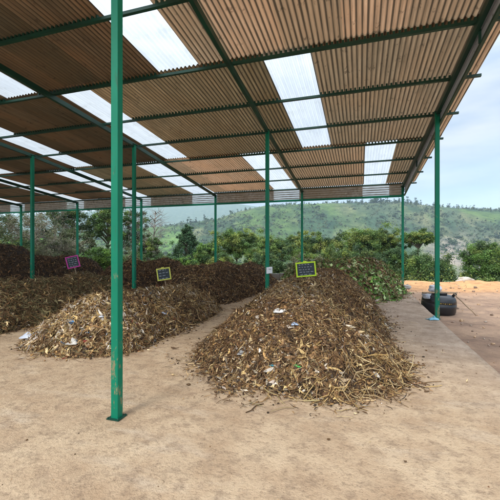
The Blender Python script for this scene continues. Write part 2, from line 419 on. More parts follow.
for i, u in enumerate(near):
    if i == 1: post(float(P1[0]), float(P1[1]), .080)
    elif i != 0: post(u, -6.4, .1)
    else: post(u, -6.4, .1)
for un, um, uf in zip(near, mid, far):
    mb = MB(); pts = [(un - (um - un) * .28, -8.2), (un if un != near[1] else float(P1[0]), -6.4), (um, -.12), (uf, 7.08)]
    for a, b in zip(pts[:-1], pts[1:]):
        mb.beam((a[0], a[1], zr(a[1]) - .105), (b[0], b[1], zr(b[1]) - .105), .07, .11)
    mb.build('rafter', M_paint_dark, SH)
PV = [-8.1, -6.45, -4.8, -3.12, -1.45, .22, 1.88, 3.57, 5.25, 6.9]
mb = MB(); mb.beam((-27, 7.03, 4.0), (.02, 7.03, 4.0), .06, .09); mb.build('eave_beam', M_paint, SH)

def corr(u0, u1, v0, v1, lift, name, mat, pitch=.092, amp=.021):
    n = max(8, int((u1 - u0) / pitch * 8)); us = np.linspace(u0, u1, n); m = 9; vs = np.linspace(v0, v1, m)
    U, V = np.meshgrid(us, vs, indexing='ij')
    Z = zr(V) + .066 + amp + lift + amp * np.sin(2 * np.pi * U / pitch) + .006 * fbm(U * .7, V * .7, 2, 6)
    Vj = V + .012 * fbm(U * 1.0, V * 0, 1, 3)
    idx = np.arange(n * m).reshape(n, m)
    F = np.stack([idx[:-1, :-1], idx[1:, :-1], idx[1:, 1:], idx[:-1, 1:]], -1).reshape(-1, 4)
    return link(name, mesh_np(name, np.stack([U, Vj, Z], -1).reshape(-1, 3), F, None, True), mat, SH)
rowC = [(-10.05, -8.97), (-14.2, -13.1), (-5.8, -4.8), (-22, -21)]
rowA = [(-3.6, -2.6), (-8.6, -7.65), (-12.75, -11.8), (-17, -15.9), (-21.6, -20.6)]
rowB = [(-1.66, -.64), (-5.77, -4.62), (-10.15, -8.85), (-14.3, -12.75), (-18.4, -17.25), (-22.9, -21.8)]
for v in PV:      # purlins: a thin rail with dark blocks added for shaded gaps under folds
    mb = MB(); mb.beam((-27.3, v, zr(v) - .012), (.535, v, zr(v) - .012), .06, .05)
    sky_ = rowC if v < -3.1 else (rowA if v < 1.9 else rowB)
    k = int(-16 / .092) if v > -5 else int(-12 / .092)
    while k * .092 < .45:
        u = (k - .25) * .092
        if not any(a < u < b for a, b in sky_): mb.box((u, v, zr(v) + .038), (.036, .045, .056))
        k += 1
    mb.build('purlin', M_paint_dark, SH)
def smat(u, v0):  # darker, less translucent sheets farther left and in the front row
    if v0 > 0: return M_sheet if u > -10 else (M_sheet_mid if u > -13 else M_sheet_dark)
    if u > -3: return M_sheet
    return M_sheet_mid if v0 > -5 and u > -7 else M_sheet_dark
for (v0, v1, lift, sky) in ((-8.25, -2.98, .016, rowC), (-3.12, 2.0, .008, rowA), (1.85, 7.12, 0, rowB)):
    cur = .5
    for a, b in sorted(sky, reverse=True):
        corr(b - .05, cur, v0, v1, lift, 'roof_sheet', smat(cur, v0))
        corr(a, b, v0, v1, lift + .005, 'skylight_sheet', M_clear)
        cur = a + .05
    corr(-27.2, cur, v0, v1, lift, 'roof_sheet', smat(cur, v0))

def fascia(u0, u1, mat, name):      # back drop panel, corrugation level
    zt, zb = zr(7.1) + .05, 4.04; m = 50; zs = np.linspace(zb, zt, m); us = np.linspace(u0, u1, max(2, int((u1 - u0) / .5) + 2))
    U, Z = np.meshgrid(us, zs, indexing='ij'); V = 7.12 + .02 * np.sin(2 * np.pi * Z / .1); n = len(us)
    idx = np.arange(n * m).reshape(n, m)
    F = np.stack([idx[:-1, :-1], idx[1:, :-1], idx[1:, 1:], idx[:-1, 1:]], -1).reshape(-1, 4)
    return link(name, mesh_np(name, np.stack([U, V, Z], -1).reshape(-1, 3), F, None, True), mat, SH)
cur = -.02
for a, b in sorted([(x0 - .0, x1 + .1) for x0, x1 in rowB], reverse=True):
    fascia(b, cur, M_fascia, 'fascia_sheet'); fascia(a, b, M_striped, 'clear_fascia_sheet'); cur = a
fascia(-27, cur, M_fascia, 'fascia_sheet')
# side drop panel at the right edge between two green angles
def side():
    m = 40; n = 30; vs = np.linspace(-8.2, 7.08, n); ts = np.linspace(0, 1, m)
    V, T = np.meshgrid(vs, ts, indexing='ij'); zz = zr(V) + .04 - T * (.36 + .022 * np.clip(V, 0, 8))
    U = .085 + .012 * np.sin(2 * np.pi * T * 5.5)
    idx = np.arange(n * m).reshape(n, m)
    F = np.stack([idx[:-1, :-1], idx[1:, :-1], idx[1:, 1:], idx[:-1, 1:]], -1).reshape(-1, 4)
    link('side_sheet', mesh_np('side_sheet', np.stack([U, V, zz], -1).reshape(-1, 3), F, None, True), M_side, SH)
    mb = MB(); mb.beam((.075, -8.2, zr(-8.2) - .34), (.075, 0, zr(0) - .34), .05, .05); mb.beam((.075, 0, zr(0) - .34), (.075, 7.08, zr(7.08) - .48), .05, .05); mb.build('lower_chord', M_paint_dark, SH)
    for v in (-6.4, -3.1, -.12, 3.4, 7.0):
        b = MB(); b.beam((.045, v, zr(v) - .34), (.045, v, zr(v) - .12), .03, .04); b.build('side_strut', M_paint_dark, SH)
side()
# paper notice tied to the middle post
nt = empty('paper_notice', uv(-4.2 + .07, -.2, 1.1), ROTG); tag(nt, 'small white paper wrapped round the green post behind the large front pile', 'notice')
mb = MB(); W = [(-.075, .0), (-.03, -.012), (.03, .004), (.085, .03)]
vs = []; 
for (x, y) in W:
    for z in (-.09, 0, .085): vs.append((x, y + .01 * math.sin(9 * z + x * 30), z + .01 * math.sin(20 * x)))
fs = [(i * 3 + j, (i + 1) * 3 + j, (i + 1) * 3 + j + 1, i * 3 + j + 1) for i in range(3) for j in range(2)]
mb.add(vs, fs, True); mb.build('sheet', simple('white_paper', (.75, .76, .78), .7, .1), nt)
mb = MB(); mb.beam((-.125, -.006, .03), (.06, -.012, .03), .004, .012); mb.build('tie', simple('string', (.3, .26, .2), .8), nt)

# low wall along the back row
lw = MB(); 
for i in range(26):
    u0 = -15.2 + i * .42; lw.box((u0 + .205, 7.42, .25 + .01 * math.sin(i * 3.1)), (.405, .16, .5 + .02 * math.sin(i * 3.1)))
w = lw.build('low_block_wall', simple('grey_block', (.3, .28, .25), .9, .35, 5, .5), None, .012)
w.location = (ORG[0], ORG[1], 0); w.rotation_euler = (0, 0, ROTG)
tag(w, 'low grey concrete block wall behind the compost piles at the back of the shed', 'wall')

# ------------------------------------------------------------------ compost piles
def seg_h(u, v, segs, s):
    H = np.zeros_like(u); best = np.full_like(u, 9.0)
    wob = 1 + .16 * fbm(u * .7, v * .7, 3, s) + .10 * fbm(u * 2.6, v * 2.6, 3, s + 1)
    for (u0, v0, u1, v1, hw, h) in segs:
        dx, dy = u1 - u0, v1 - v0; L = dx * dx + dy * dy + 1e-9
        t = np.clip(((u - u0) * dx + (v - v0) * dy) / L, 0, 1)
        d = np.hypot(u - u0 - t * dx, v - v0 - t * dy) / (hw * wob)
        pr = np.clip(1 - d ** 2.1, 0, 1) ** .92
        H = np.maximum(H, pr * h); best = np.minimum(best, d)
    return H, best
def pile_z(u, v, segs, s):
    H, d = seg_h(u, v, segs, s)
    k = np.clip(H / .3, 0, 1)
    return H * (1 + .16 * fbm(u * .9, v * .9, 3, s + 2)) + k * (.15 * fbm(u * 2.2, v * 2.2, 3, s + 5) + .06 * fbm(u * 7, v * 7, 3, s + 8)) - .03 * k, d

def strips(pos, t, b, n, L, W, bend, lift, twist, col, K=5):
    """curled leaves: K cross rows of 2 verts"""
    N = len(pos); s = np.linspace(-.5, .5, K)
    wprof = np.array([.25, .9, 1, .8, .12]) if K == 5 else np.ones(K)
    V = np.empty((N, K, 2, 3), np.float32)
    for i in range(K):
        c = pos + t * (s[i] * L)[:, None] + b * (bend * (s[i] ** 2) * L)[:, None] + n * (lift * (s[i] ** 2) * L)[:, None]
        a = twist * s[i]; w = b * np.cos(a)[:, None] + n * np.sin(a)[:, None]
        V[:, i, 0] = c - w * (W * wprof[i] / 2)[:, None]; V[:, i, 1] = c + w * (W * wprof[i] / 2)[:, None]
    f = np.array([[2 * i, 2 * i + 2, 2 * i + 3, 2 * i + 1] for i in range(K - 1)])
    F = (f[None] + (np.arange(N) * K * 2)[:, None, None]).reshape(-1, 4)
    return V.reshape(-1, 3), F, np.repeat(col, K * 2, 0)
def stalks(pos, t, b, n, L, W, bend, lift, col, K=5):
    N = len(pos); s = np.linspace(-.5, .5, K); V = np.empty((N, K, 3, 3), np.float32)
    kink = rng.normal(0, .05, (N, K))
    for i in range(K):
        c = pos + t * (s[i] * L)[:, None] + b * ((bend * (s[i] ** 2) + kink[:, i]) * L)[:, None] + n * (lift * (s[i] ** 2) * L)[:, None]
        for j in range(3):
            a = 2.094 * j; V[:, i, j] = c + (b * math.cos(a) + n * math.sin(a)) * (W * (1 - .3 * abs(s[i])))[:, None]
    f = []
    for i in range(K - 1):
        for j in range(3): f.append([i * 3 + j, i * 3 + (j + 1) % 3, (i + 1) * 3 + (j + 1) % 3, (i + 1) * 3 + j])
    for q in (0, (K - 1) * 3): pass
    F = (np.array(f)[None] + (np.arange(N) * K * 3)[:, None, None]).reshape(-1, 4)
    return V.reshape(-1, 3), F, np.repeat(col, K * 3, 0)
def chips(pos, t, b, n, L, W, H, col):
    N = len(pos); V = np.empty((N, 8, 3), np.float32); k = 0
    for i in (-.5, .5):
        for j in (-.5, .5):
            for q in (-.5, .5):
                jit = rng.uniform(.5, 1.1, (N, 3))
                V[:, k] = pos + t * (i * L * jit[:, 0])[:, None] + b * (j * W * jit[:, 1])[:, None] + n * (q * H * jit[:, 2])[:, None]; k += 1
    f = np.array([(0, 1, 3, 2), (4, 6, 7, 5), (0, 4, 5, 1), (2, 3, 7, 6), (0, 2, 6, 4), (1, 5, 7, 3)])
    F = (f[None] + (np.arange(N) * 8)[:, None, None]).reshape(-1, 4)
    return V.reshape(-1, 3), F, np.repeat(col, 8, 0)

PAL = {
 'straw': [(.58, .40, .17), (.45, .29, .11), (.66, .50, .26), (.36, .21, .08), (.5, .36, .19)],
 'brown': [(.15, .075, .03), (.22, .12, .05), (.09, .05, .025), (.29, .17, .075), (.18, .105, .05)],
 'dark': [(.05, .032, .02), (.085, .052, .03), (.12, .068, .036), (.07, .05, .035), (.19, .10, .05)],
 'pale': [(.55, .46, .34), (.68, .61, .51), (.44, .36, .27), (.34, .28, .23), (.54, .39, .23)],
 'olive': [(.17, .145, .06), (.25, .2, .09), (.12, .10, .045), (.31, .25, .12)],
 'green': [(.11, .23, .045), (.17, .31, .06), (.07, .14, .03), (.42, .50, .24)],
 'odd': [(.45, .5, .6), (.06, .14, .25), (.5, .2, .06), (.6, .6, .6), (.25, .03, .02)],
}
def palette(N, weights, field):
    names = list(weights); w = np.array([weights[k] for k in names], float); w /= w.sum()
    # patchiness: shift the draw with a smooth field so tones cluster
    cs = np.cumsum(w); r = np.clip(rng.random(N) * .62 + np.clip(field * .9 + .5, 0, 1) * .38, 0, .9999)
    ki = np.searchsorted(cs, r); out = np.empty((N, 3))
    for i, k in enumerate(names):
        m = ki == i; P = np.array(PAL[k]); out[m] = P[rng.integers(0, len(P), m.sum())]
    return out * rng.lognormal(0, .32, (N, 1)) 
def mound_mat(name, a, b, c):
    t = NT(name); v = t.coords(); n = t.noise(v, 5, 8, .7); n2 = t.noise(v, 34, 6, .75)
    col = t.mix(t.ramp(n, [(.35, 0.), (.65, 1.)]), a, b); col = t.mix(t.ramp(n2, [(.5, 0.), (.66, .8)]), col, c)
    t.base(col); t.b.inputs['Roughness'].default_value = .95; t.bump(n2, 1., .04); return t.m
MM = {'brown': mound_mat('rotting_brown_waste', (.045, .028, .017), (.11, .066, .036), (.25, .165, .085)),
      'dark': mound_mat('dark_ripe_compost', (.026, .016, .011), (.062, .035, .019), (.14, .08, .042))}

def make_pile(label, segs, seed, dens, wl, ws, wc, size=1.0, stalkmul=1.0, mat='brown', front=None, leafw=1.0):
    global rng
    rng = np.random.default_rng(seed)
    us = [s[0] for s in segs] + [s[2] for s in segs]; vs_ = [s[1] for s in segs] + [s[3] for s in segs]; hw = max(s[4] for s in segs) * 1.25
    u0, u1, v0, v1 = min(us) - hw, max(us) + hw, min(vs_) - hw, max(vs_) + hw
    cu, cv = (min(us) + max(us)) / 2, (min(vs_) + max(vs_)) / 2
    root = empty('compost_pile', uv(cu, cv, 0), ROTG); tag(root, label, 'compost pile', 'rows of composting plant waste under the shed roof')
    st = .045; U, V = np.meshgrid(np.arange(u0, u1, st), np.arange(v0, v1, st), indexing='ij')
    Z, d = pile_z(U, V, segs, seed); Z = np.where(d > 1.0, -.05, Z - .01)
    n, m = U.shape; idx = np.arange(n * m).reshape(n, m)
    keep = (Z[:-1, :-1] > -.04) | (Z[1:, 1:] > -.04) | (Z[1:, :-1] > -.04) | (Z[:-1, 1:] > -.04)
    F = np.stack([idx[:-1, :-1], idx[1:, :-1], idx[1:, 1:], idx[:-1, 1:]], -1)[keep]
    used = np.unique(F); rem = np.zeros(n * m, int); rem[used] = np.arange(len(used))
    Vv = np.stack([U - cu, V - cv, Z], -1).reshape(-1, 3)[used]
    link('mound', mesh_np('mound', Vv, rem[F], None, True), MM[mat], root)
    area = (Z > 0).sum() * st * st
    def sample(N, spill):
        N2 = int(N * 2.6); pu = rng.uniform(u0, u1, N2); pv = rng.uniform(v0, v1, N2)
        z, d = pile_z(pu, pv, segs, seed)
        cx, cy_ = uvn(pu, pv); dist = np.hypot(cx, cy_)
        pr = np.where(d < 1, 1.0, spill * np.exp(-(d - 1) * 16)) * np.clip((5.5 / dist) ** 1.1, .2, 1)
        k = rng.random(N2) < pr; pu, pv, z, d = pu[k], pv[k], z[k], d[k]
        e = .05; zx = pile_z(pu + e, pv, segs, seed)[0]; zy = pile_z(pu, pv + e, segs, seed)[0]
        nn = np.stack([-(zx - z) / e, -(zy - z) / e, np.ones_like(z)], -1)
        nn[:, :2] = np.clip(nn[:, :2], -1.4, 1.4); nn /= np.linalg.norm(nn, axis=1)[:, None]
        out = d > 1; z = np.where(out, .004, z)
        pos = np.stack([pu - cu, pv - cv, z], -1)
        tilt = rng.normal(0, .33, (len(z), 3)); tilt[out] *= .15
        nn = nn + tilt; nn /= np.linalg.norm(nn, axis=1)[:, None]
        rd = rng.normal(0, 1, (len(z), 3)); rd[:, 2] -= np.where(out, 0, .35)
        t = rd - (rd * nn).sum(1)[:, None] * nn; t /= np.linalg.norm(t, axis=1)[:, None] + 1e-9
        b = np.cross(nn, t)
        return pos, t, b, nn, pu, pv, out
    q = lambda a, b, N: rng.uniform(a, b, N)
    # leaves and husks
    pos, t, b, nn, pu, pv, out = sample(int(area * dens * 1.0), .30); N = len(pos)
    f = fbm(pu * 1.3, pv * 1.3, 3, seed + 20)
    L = np.clip(rng.lognormal(math.log(.066), .5, N) * size, .02, .24) * np.where(out, .7, 1); W = np.clip(L * q(.1, .36, N), .005, .042) * leafw
    col = palette(N, wl, f); pos = pos + nn * (q(.0, .035, N) * size * ~out)[:, None] + nn * (.012 * out)[:, None]
    A1 = strips(pos, t, b, nn, L, W, rng.normal(0, .8, N), rng.normal(-.4, .9, N) * np.where(out, .3, 1), rng.normal(0, 2.4, N), col)
    o = link('dry_leaves', mesh_np('dry_leaves', *A1, True), M_litter, root); tag(o, kind='stuff')
    # stalks
    pos, t, b, nn, pu, pv, out = sample(int(area * dens * .5 * stalkmul), .38); N = len(pos)
    f = fbm(pu * 1.3, pv * 1.3, 3, seed + 23)
    L = rng.lognormal(math.log(.115), .5, N) * size; W = q(.0016, .0045, N) * size
    if front is not None:
        m = front(pu, pv); L = np.where(m, L * 2.2, L); W = np.where(m, W * 1.9, W)
    L = np.clip(L, .04, .62)
    col = palette(N, ws, f)
    if front is not None: 
        Ps = np.array(PAL['straw']); mm = m & (rng.random(N) < .6); col[mm] = Ps[rng.integers(0, 5, mm.sum())] * rng.uniform(.75, 1.15, (mm.sum(), 1))
    pos = pos + nn * (q(.0, .05, N) * size * ~out)[:, None] + nn * (.008 * out)[:, None]
    A2 = stalks(pos, t, b, nn, L, W, rng.normal(0, .55, N), rng.normal(-.25, .35, N) * np.where(out, .1, 1), col)
    o = link('dry_stalks', mesh_np('dry_stalks', *A2, True), M_litter, root); tag(o, kind='stuff')
    # crumbs, chips and clods
    pos, t, b, nn, pu, pv, out = sample(int(area * dens * 1.1), .75); N = len(pos)
    f = fbm(pu * 1.3, pv * 1.3, 3, seed + 26)
    L = np.clip(rng.lognormal(math.log(.024), .6, N) * size, .006, .09) * np.where(out, .55, 1); W = L * q(.4, .9, N); H = L * q(.2, .6, N)
    col = palette(N, wc, f); pos = pos + nn * (q(0, .012, N))[:, None]
    A3 = chips(pos, t, b, nn, L, W, H, col)
    o = link('crumbs', mesh_np('crumbs', *A3), M_litter, root); tag(o, kind='stuff')
    return root

P_main = [(-2.72, -4.15, -2.82, -2.2, 1.45, .90), (-2.82, -2.2, -2.95, 2.4, 1.5, .96), (-2.3, -4.2, -2.3, -3.8, 1.2, .68)]
make_pile('large front pile of mixed dry stalks and husks, its chalkboard framed in lime yellow', P_main, 101, 2100,
          dict(dark=.5, brown=.8, straw=.34, pale=.34, olive=.14, odd=.05), dict(brown=.8, dark=.25, straw=.5, olive=.15, pale=.12), dict(dark=.9, brown=.7, pale=.2, straw=.25, odd=.03),
          1.0, 1.2, 'brown', lambda u, v: (fbm(u * 2.2, v * 2.2, 2, 5) * .7 + (u + 1.9) * .9 - (v + 5.0) * .9 > .1) & (v < -4.0) & (rng.random(len(u)) < .5))
P_green = [(-2.0, 3.6, -1.6, 5.2, 1.45, 1.22), (-3.5, 3.9, -2.6, 4.6, 1.3, 1.24)]
make_pile('heap topped with fresh green leaves at the back right of the shed', P_green, 131, 900,
          dict(green=1.15, olive=.25, brown=.25, pale=.18), dict(green=.2, brown=.6, olive=.3), dict(dark=.6, brown=.5, green=.35), 2.1, 1., 'brown', None, 2.6)
P_fl = [(-6.25, -4.15, -6.35, -2.4, 1.05, .76), (-6.35, -2.4, -6.5, -.9, 1.08, .68), (-6.75, -4.4, -6.5, -4.35, .7, .45)]
make_pile('low pile of pale dry husks behind the nearest green post, yellow edged sign on it', P_fl, 151, 1900,
          dict(dark=.45, brown=.7, olive=.12, straw=.4, odd=.03, pale=.62), dict(brown=.6, straw=.5, pale=.2), dict(dark=.8, brown=.7, straw=.2, pale=.25), 1.1, 1.0, 'brown')
P_mid = [(-6.9, 1.4, -7.1, 3.9, 1.5, 1.12), (-6.5, 4.3, -6.5, 5.6, 1.35, 1.0), (-6.9, 3.0, -6.6, 5.0, 1.2, .95)]
make_pile('dark brown pile across the path from the large front pile, before the low block wall', P_mid, 171, 1250,
          dict(dark=.7, brown=.9, straw=.14, pale=.06), dict(brown=.8, straw=.22, dark=.4), dict(dark=1, brown=.5, pale=.08), 1.2, 1., 'dark')
P_l3 = [(-9.75, -5.6, -9.8, -.4, 1.25, .84)]
make_pile('long olive brown windrow at the left with a magenta framed chalkboard on top', P_l3, 191, 1500,
          dict(olive=.75, brown=.6, straw=.26, pale=.08, dark=.25), dict(olive=.6, brown=.5, straw=.4), dict(dark=.8, brown=.6, olive=.3), 1.35, 1.35, 'brown')
P_l3b = [(-9.8, 1.3, -9.9, 4.2, 1.35, 1.2)]
make_pile('rounded reddish brown pile right behind the yellow edged chalkboard', P_l3b, 211, 1000,
          dict(dark=.6, brown=.9, straw=.14, olive=.2), dict(brown=.8, straw=.25), dict(dark=1, brown=.6), 1.3, 1., 'dark')
P_l4 = [(-14.0, -4.0, -14.0, 3.4, 1.35, 1.35)]
make_pile('dark ripe compost windrow behind the magenta framed chalkboard', P_l4, 231, 850,
          dict(dark=1, brown=.6, pale=.07, straw=.07), dict(brown=.7, dark=.6, straw=.12), dict(dark=1, brown=.5, pale=.05), 1.3, .7, 'dark')
P_l5 = [(-18.2, -2.0, -18.0, 3.4, 1.9, 1.95)]
make_pile('tallest dark compost heap at the far left edge of the shed', P_l5, 251, 700,
          dict(dark=1, brown=.7, pale=.03, straw=.05), dict(brown=.7, dark=.6, straw=.1), dict(dark=1, brown=.5), 1.3, .6, 'dark')
rng = np.random.default_rng(55)

# loose scraps lying on the piles and on the floor
def scrap(name, label, cat, u, v, z, sx, sy, col, seed, rough=.4, rz=0, green=False):
    r = np.random.default_rng(seed); n, m = 14, 10
    X, Y = np.meshgrid(np.linspace(-.5, .5, n), np.linspace(-.5, .5, m), indexing='ij')
    edge = np.maximum(abs(X), abs(Y)) * 2
    Z = (.5 + .9 * fbm(X * 3.5 + seed, Y * 3.5, 4, seed)) * min(sx, sy) * .55 * (1.15 - edge ** 2)
    k = 1 + .25 * fbm(X * 2, Y * 2, 3, seed + 1)
    top = np.stack([X * sx * k, Y * sy * k, Z], -1).reshape(-1, 3); bot = top.copy(); bot[:, 2] -= .004
    idx = np.arange(n * m).reshape(n, m); F = np.stack([idx[:-1, :-1], idx[1:, :-1], idx[1:, 1:], idx[:-1, 1:]], -1).reshape(-1, 4)
    lp = list(idx[:, 0]) + list(idx[-1, 1:]) + list(idx[-2::-1, -1]) + list(idx[0, -2:0:-1]); o_ = n * m
    S = np.array([(lp[i], lp[i] + o_, lp[(i + 1) % len(lp)] + o_, lp[(i + 1) % len(lp)]) for i in range(len(lp))])
    me = mesh_np(name, np.vstack([top, bot]), np.vstack([F, F[:, ::-1] + o_, S]), None, True)
    o = link(name, me, simple(name + '_surface', col, rough, .3, 12)); o.location = uv(u, v, z); o.rotation_euler = (0, 0, rz); tag(o, label, cat); return o
def on(px, py, segs, seed, lift=.02):
    # first hit of the view line through a photo pixel with a pile: used once here to read off a resting place
    d = np.array([(px - 250) / 350, 1, (250 - py) / 350]); t = np.arange(2.5, 22, .01)
    X = d[0] * t; Y = d[1] * t; Z = 1.65 + d[2] * t; u, v = to_uv(X, Y); z, dd = pile_z(u, v, segs, seed); z = np.where(dd < 1, z, 0)
    i = np.argmax(Z <= z + .001); return float(u[i]), float(v[i]), float(max(z[i], 0)) + lift
a = on(279, 314, P_main, 101); scrap('plastic_scrap', 'torn white plastic scrap on the left shoulder of the large front pile', 'litter', *a, .16, .09, (.72, .7, .66), 4)
a = on(295, 327, P_main, 101); scrap('plastic_scrap', 'small pale blue wrapper on the large front pile', 'litter', *a, .1, .08, (.35, .45, .6), 5)
a = on(243, 356, P_main, 101); scrap('plastic_bag', 'crumpled grey plastic bag half buried in the left flank of the large front pile', 'bag', *a, .13, .1, (.36, .36, .35), 6, .3)
a = on(271, 367, P_main, 101); scrap('plastic_scrap', 'small teal plastic bit low on the large front pile', 'litter', *a, .06, .05, (.03, .2, .25), 7)
a = on(295, 368, P_main, 101); scrap('green_leaf', 'single bright green leaf blade low on the large front pile', 'leaf', *a, .16, .035, (.06, .42, .08), 8, .5, 2.2)
a = on(73, 345, P_fl, 151); scrap('paper_scrap', 'ragged off white paper in the face of the pale husk pile', 'litter', *a, .16, .14, (.6, .56, .5), 9, .8)
a = on(100, 318, P_fl, 151); scrap('paper_scrap', 'folded light grey paper on top of the pale husk pile', 'litter', *a, .13, .08, (.55, .58, .62), 10, .8)
a = on(62, 311, P_fl, 151); scrap('plastic_bag', 'pale bluish plastic bag on the crest of the pale husk pile', 'bag', *a, .26, .12, (.5, .54, .62), 11, .3)
a = on(29, 338, P_fl, 151, .01); scrap('plastic_bag', 'white plastic bag on the floor at the left foot of the pale husk pile', 'bag', *a, .26, .16, (.62, .66, .75), 12, .3)
scrap('plastic_bag', 'light blue plastic bag at the foot of the right hand green post', 'bag', -.13, -.26, .0, .24, .2, (.2, .48, .6), 13, .3)
scrap('plastic_scrap', 'yellow scrap on the bare earth beside the slab at the right edge', 'litter', .42, -3.25, -.26, .16, .12, (.7, .45, .05), 14, .4)

# ------------------------------------------------------------------ chalkboard signs
M_board = simple('chalkboard', (.022, .035, .045), .6, .4, 18)
M_chalk = simple('chalk', (.62, .66, .7), .9, .2)
def sign(label, u, v, zb, w, h, roll, yaw, frame_c, lines, seed, stake_h, tab=True, lean=0):
    r = np.random.default_rng(seed)
    x, y, _ = uv(u, v); root = empty('chalkboard_sign', (x, y, zb)); root.rotation_euler = (R(lean), R(-roll), R(yaw))
    tag(root, label, 'sign', 'chalkboard signs on the compost piles')
    zc = stake_h + h / 2
    mb = MB(); mb.beam((.02, .014, -.22), (0, .014, stake_h + h * .6), .028, .016); mb.build('stake', M_wood, root)
    mb = MB(); mb.box((0, 0, zc), (w, .008, h)); mb.build('board', M_board, root)
    fm = simple('frame_paint', frame_c, .5, .15, 20); t = .03; mb = MB()
    mb.box((0, -.004, zc + h / 2), (w + t, .02, t)); mb.box((0, -.004, zc - h / 2), (w + t, .02, t))
    mb.box((-w / 2, -.006, zc), (t, .02, h - t)); mb.box((w / 2, -.006, zc), (t, .02, h - t))
    if tab: mb.box((-.01, -.003, zc + h / 2 + t * .85), (.07, .012, t * .7))
    mb.build('frame', fm, root, .003)
    ch = MB()
    for li in range(lines):
        z0 = zc + h * .36 - li * h * .74 / max(lines - 1, 1) * 1.0; xx = -w * .4 + r.uniform(0, .03)
        end = w * .4 - r.uniform(0, .1)
        while xx < end:
            wl = r.uniform(.03, .08); n = int(wl / .006); hh = h * .30 / lines
            P = [(xx + k * .006 + r.normal(0, .0015), -.0068, z0 + hh * .5 * math.sin(k * 2.2 + r.uniform(0, 1)) * r.uniform(.5, 1.2)) for k in range(n)]
            for p, q in zip(P[:-1], P[1:]): ch.beam(p, q, .0015, .0038)
            xx += wl + .018
    ch.build('chalk_writing', M_chalk, root)
    return root
a = on(307, 285, P_main, 101, 0)
sign('white written chalkboard in a lime yellow frame, standing on the large front pile', -2.8, -2.25, float(pile_z(np.array([-2.8]), np.array([-2.25]), P_main, 101)[0][0]), .38, .275, 5, -4, (.50, .72, .02), 5, 1, .14)
sign('small chalkboard with narrow yellow frame on the pale husk pile', -6.42, -1.7, .66, .31, .28, 8, 14, (.62, .62, .10), 4, 2, .25)
sign('tilted chalkboard in a magenta pink frame on the olive brown windrow', -9.75, -1.15, .88, .32, .32, 13, 16, (.55, .03, .30), 5, 3, .27, False)

# ------------------------------------------------------------------ black tank with sack and sticks
tx, ty = 5.76, 10.73; tz = -.29
tk = empty('water_tank', (tx, ty, tz)); tk.rotation_euler = (R(2.5), R(3), 0); tk.scale = (.87, .87, .98); tag(tk, 'squat black plastic tank with ribs sunk beside the concrete slab', 'tank')
prof = [(.44, 0), (.52, .03), (.548, .10), (.556, .24), (.556, .34), (.548, .345), (.548, .355), (.553, .36), (.545, .43), (.52, .50), (.475, .555), (.40, .59), (.30, .605), (.25, .61)]
M_black = simple('black_plastic', (.012, .013, .016), .32, .3, 9, .05)
mb = MB(); mb.lathe([(r, z) for r, z in prof], 48); mb.build('body', M_black, tk)
mb = MB(); mb.lathe([(.2, .60), (.24, .615), (.245, .66), (.21, .675), (.05, .68)], 32); mb.build('lid', M_black, tk)
for i in range(10):
    pass
mb = MB(); mb.tube([(.40, -.12, .56), (.44, -.14, .62), (.5, -.16, .66)], .045, 10); mb.build('outlet', M_black, tk)
yel = simple('faded_yellow_print', (.30, .20, .04), .6)
for k, wd in enumerate((.05, .035, .045, .03, .05, .03)):
    a0 = math.radians(-112 + k * 7); mb = MB(); mb.box((.566 * math.cos(a0), .566 * math.sin(a0), .385 + .004 * (k % 2)), (.008, wd, .032 if k % 2 == 0 else .018), Matrix.Rotation(a0, 3, 'Z')); mb.build('print_mark', yel, tk)
def stick(label, p0, p1, r, seed):
    rr_ = np.random.default_rng(seed); P = [Vector(p0).lerp(Vector(p1), t) + Vector(rr_.normal(0, .012, 3)) for t in np.linspace(0, 1, 6)]
    mb = MB(); mb.tube(P, [r * (1 - .3 * t) for t in np.linspace(0, 1, 6)], 7); o = mb.build('stick', M_wood); tag(o, label, 'stick')
stick('long brown pole lying across the top of the black tank', (tx - .62, ty - .3, tz + .66), (tx + .5, ty - .15, tz + .65), .028, 1)
stick('thin stick leaning against the right side of the black tank', (tx + .36, ty - .22, tz + .64), (tx + .86, ty - .5, tz + .02), .016, 2)
def sack(name, label, loc, dims, col, seed, tiltx=0):
    n, m = 26, 18; T, Pp = np.meshgrid(np.linspace(0, 2 * np.pi, n, endpoint=False), np.linspace(0.02, np.pi - .02, m), indexing='ij')
    tt_ = np.minimum(T, 2 * np.pi - T); k = 1 + .55 * fbm(tt_ * 1.4 + seed, Pp * 1.8 + np.cos(T), 4, seed) * np.sin(Pp)
    X = np.cos(T) * np.sin(Pp) ** .7 * k * dims[0] / 2; Y = np.sin(T) * np.sin(Pp) ** .7 * k * dims[1] / 2; Z = np.cos(Pp) * k * dims[2] / 2
    Z = np.maximum(Z, -dims[2] * .42)
    idx = np.arange(n * m).reshape(n, m); nx = np.roll(idx, -1, 0)
    F = np.stack([idx[:, :-1], idx[:, 1:], nx[:, 1:], nx[:, :-1]], -1).reshape(-1, 4)
    o = link(name, mesh_np(name, np.stack([X, Y, Z], -1).reshape(-1, 3), F, None, True), simple(name + '_cloth', col, .8, .25, 14, .5)); o.location = loc; tag(o, label, name.replace('_', ' ')); return o
sack('sack', 'crumpled white sack lying on top of the black tank', (tx - .12, ty - .02, tz + .76), (.33, .28, .22), (.66, .67, .7), 3)
sack('sack', 'grey white sack slumped against the left side of the black tank', (tx - .46, ty - .2, tz + .56), (.22, .2, .2), (.42, .45, .5), 8)
sack('rock', 'pale rock on the orange earth bank at the yard edge', (12.55, 20.45, -.12), (.85, .5, .42), (.55, .48, .4), 5)
sack('rock', 'grey stone at the foot of the far right green post', uv(.12, 6.75, .07), (.34, .25, .2), (.45, .42, .38), 6)
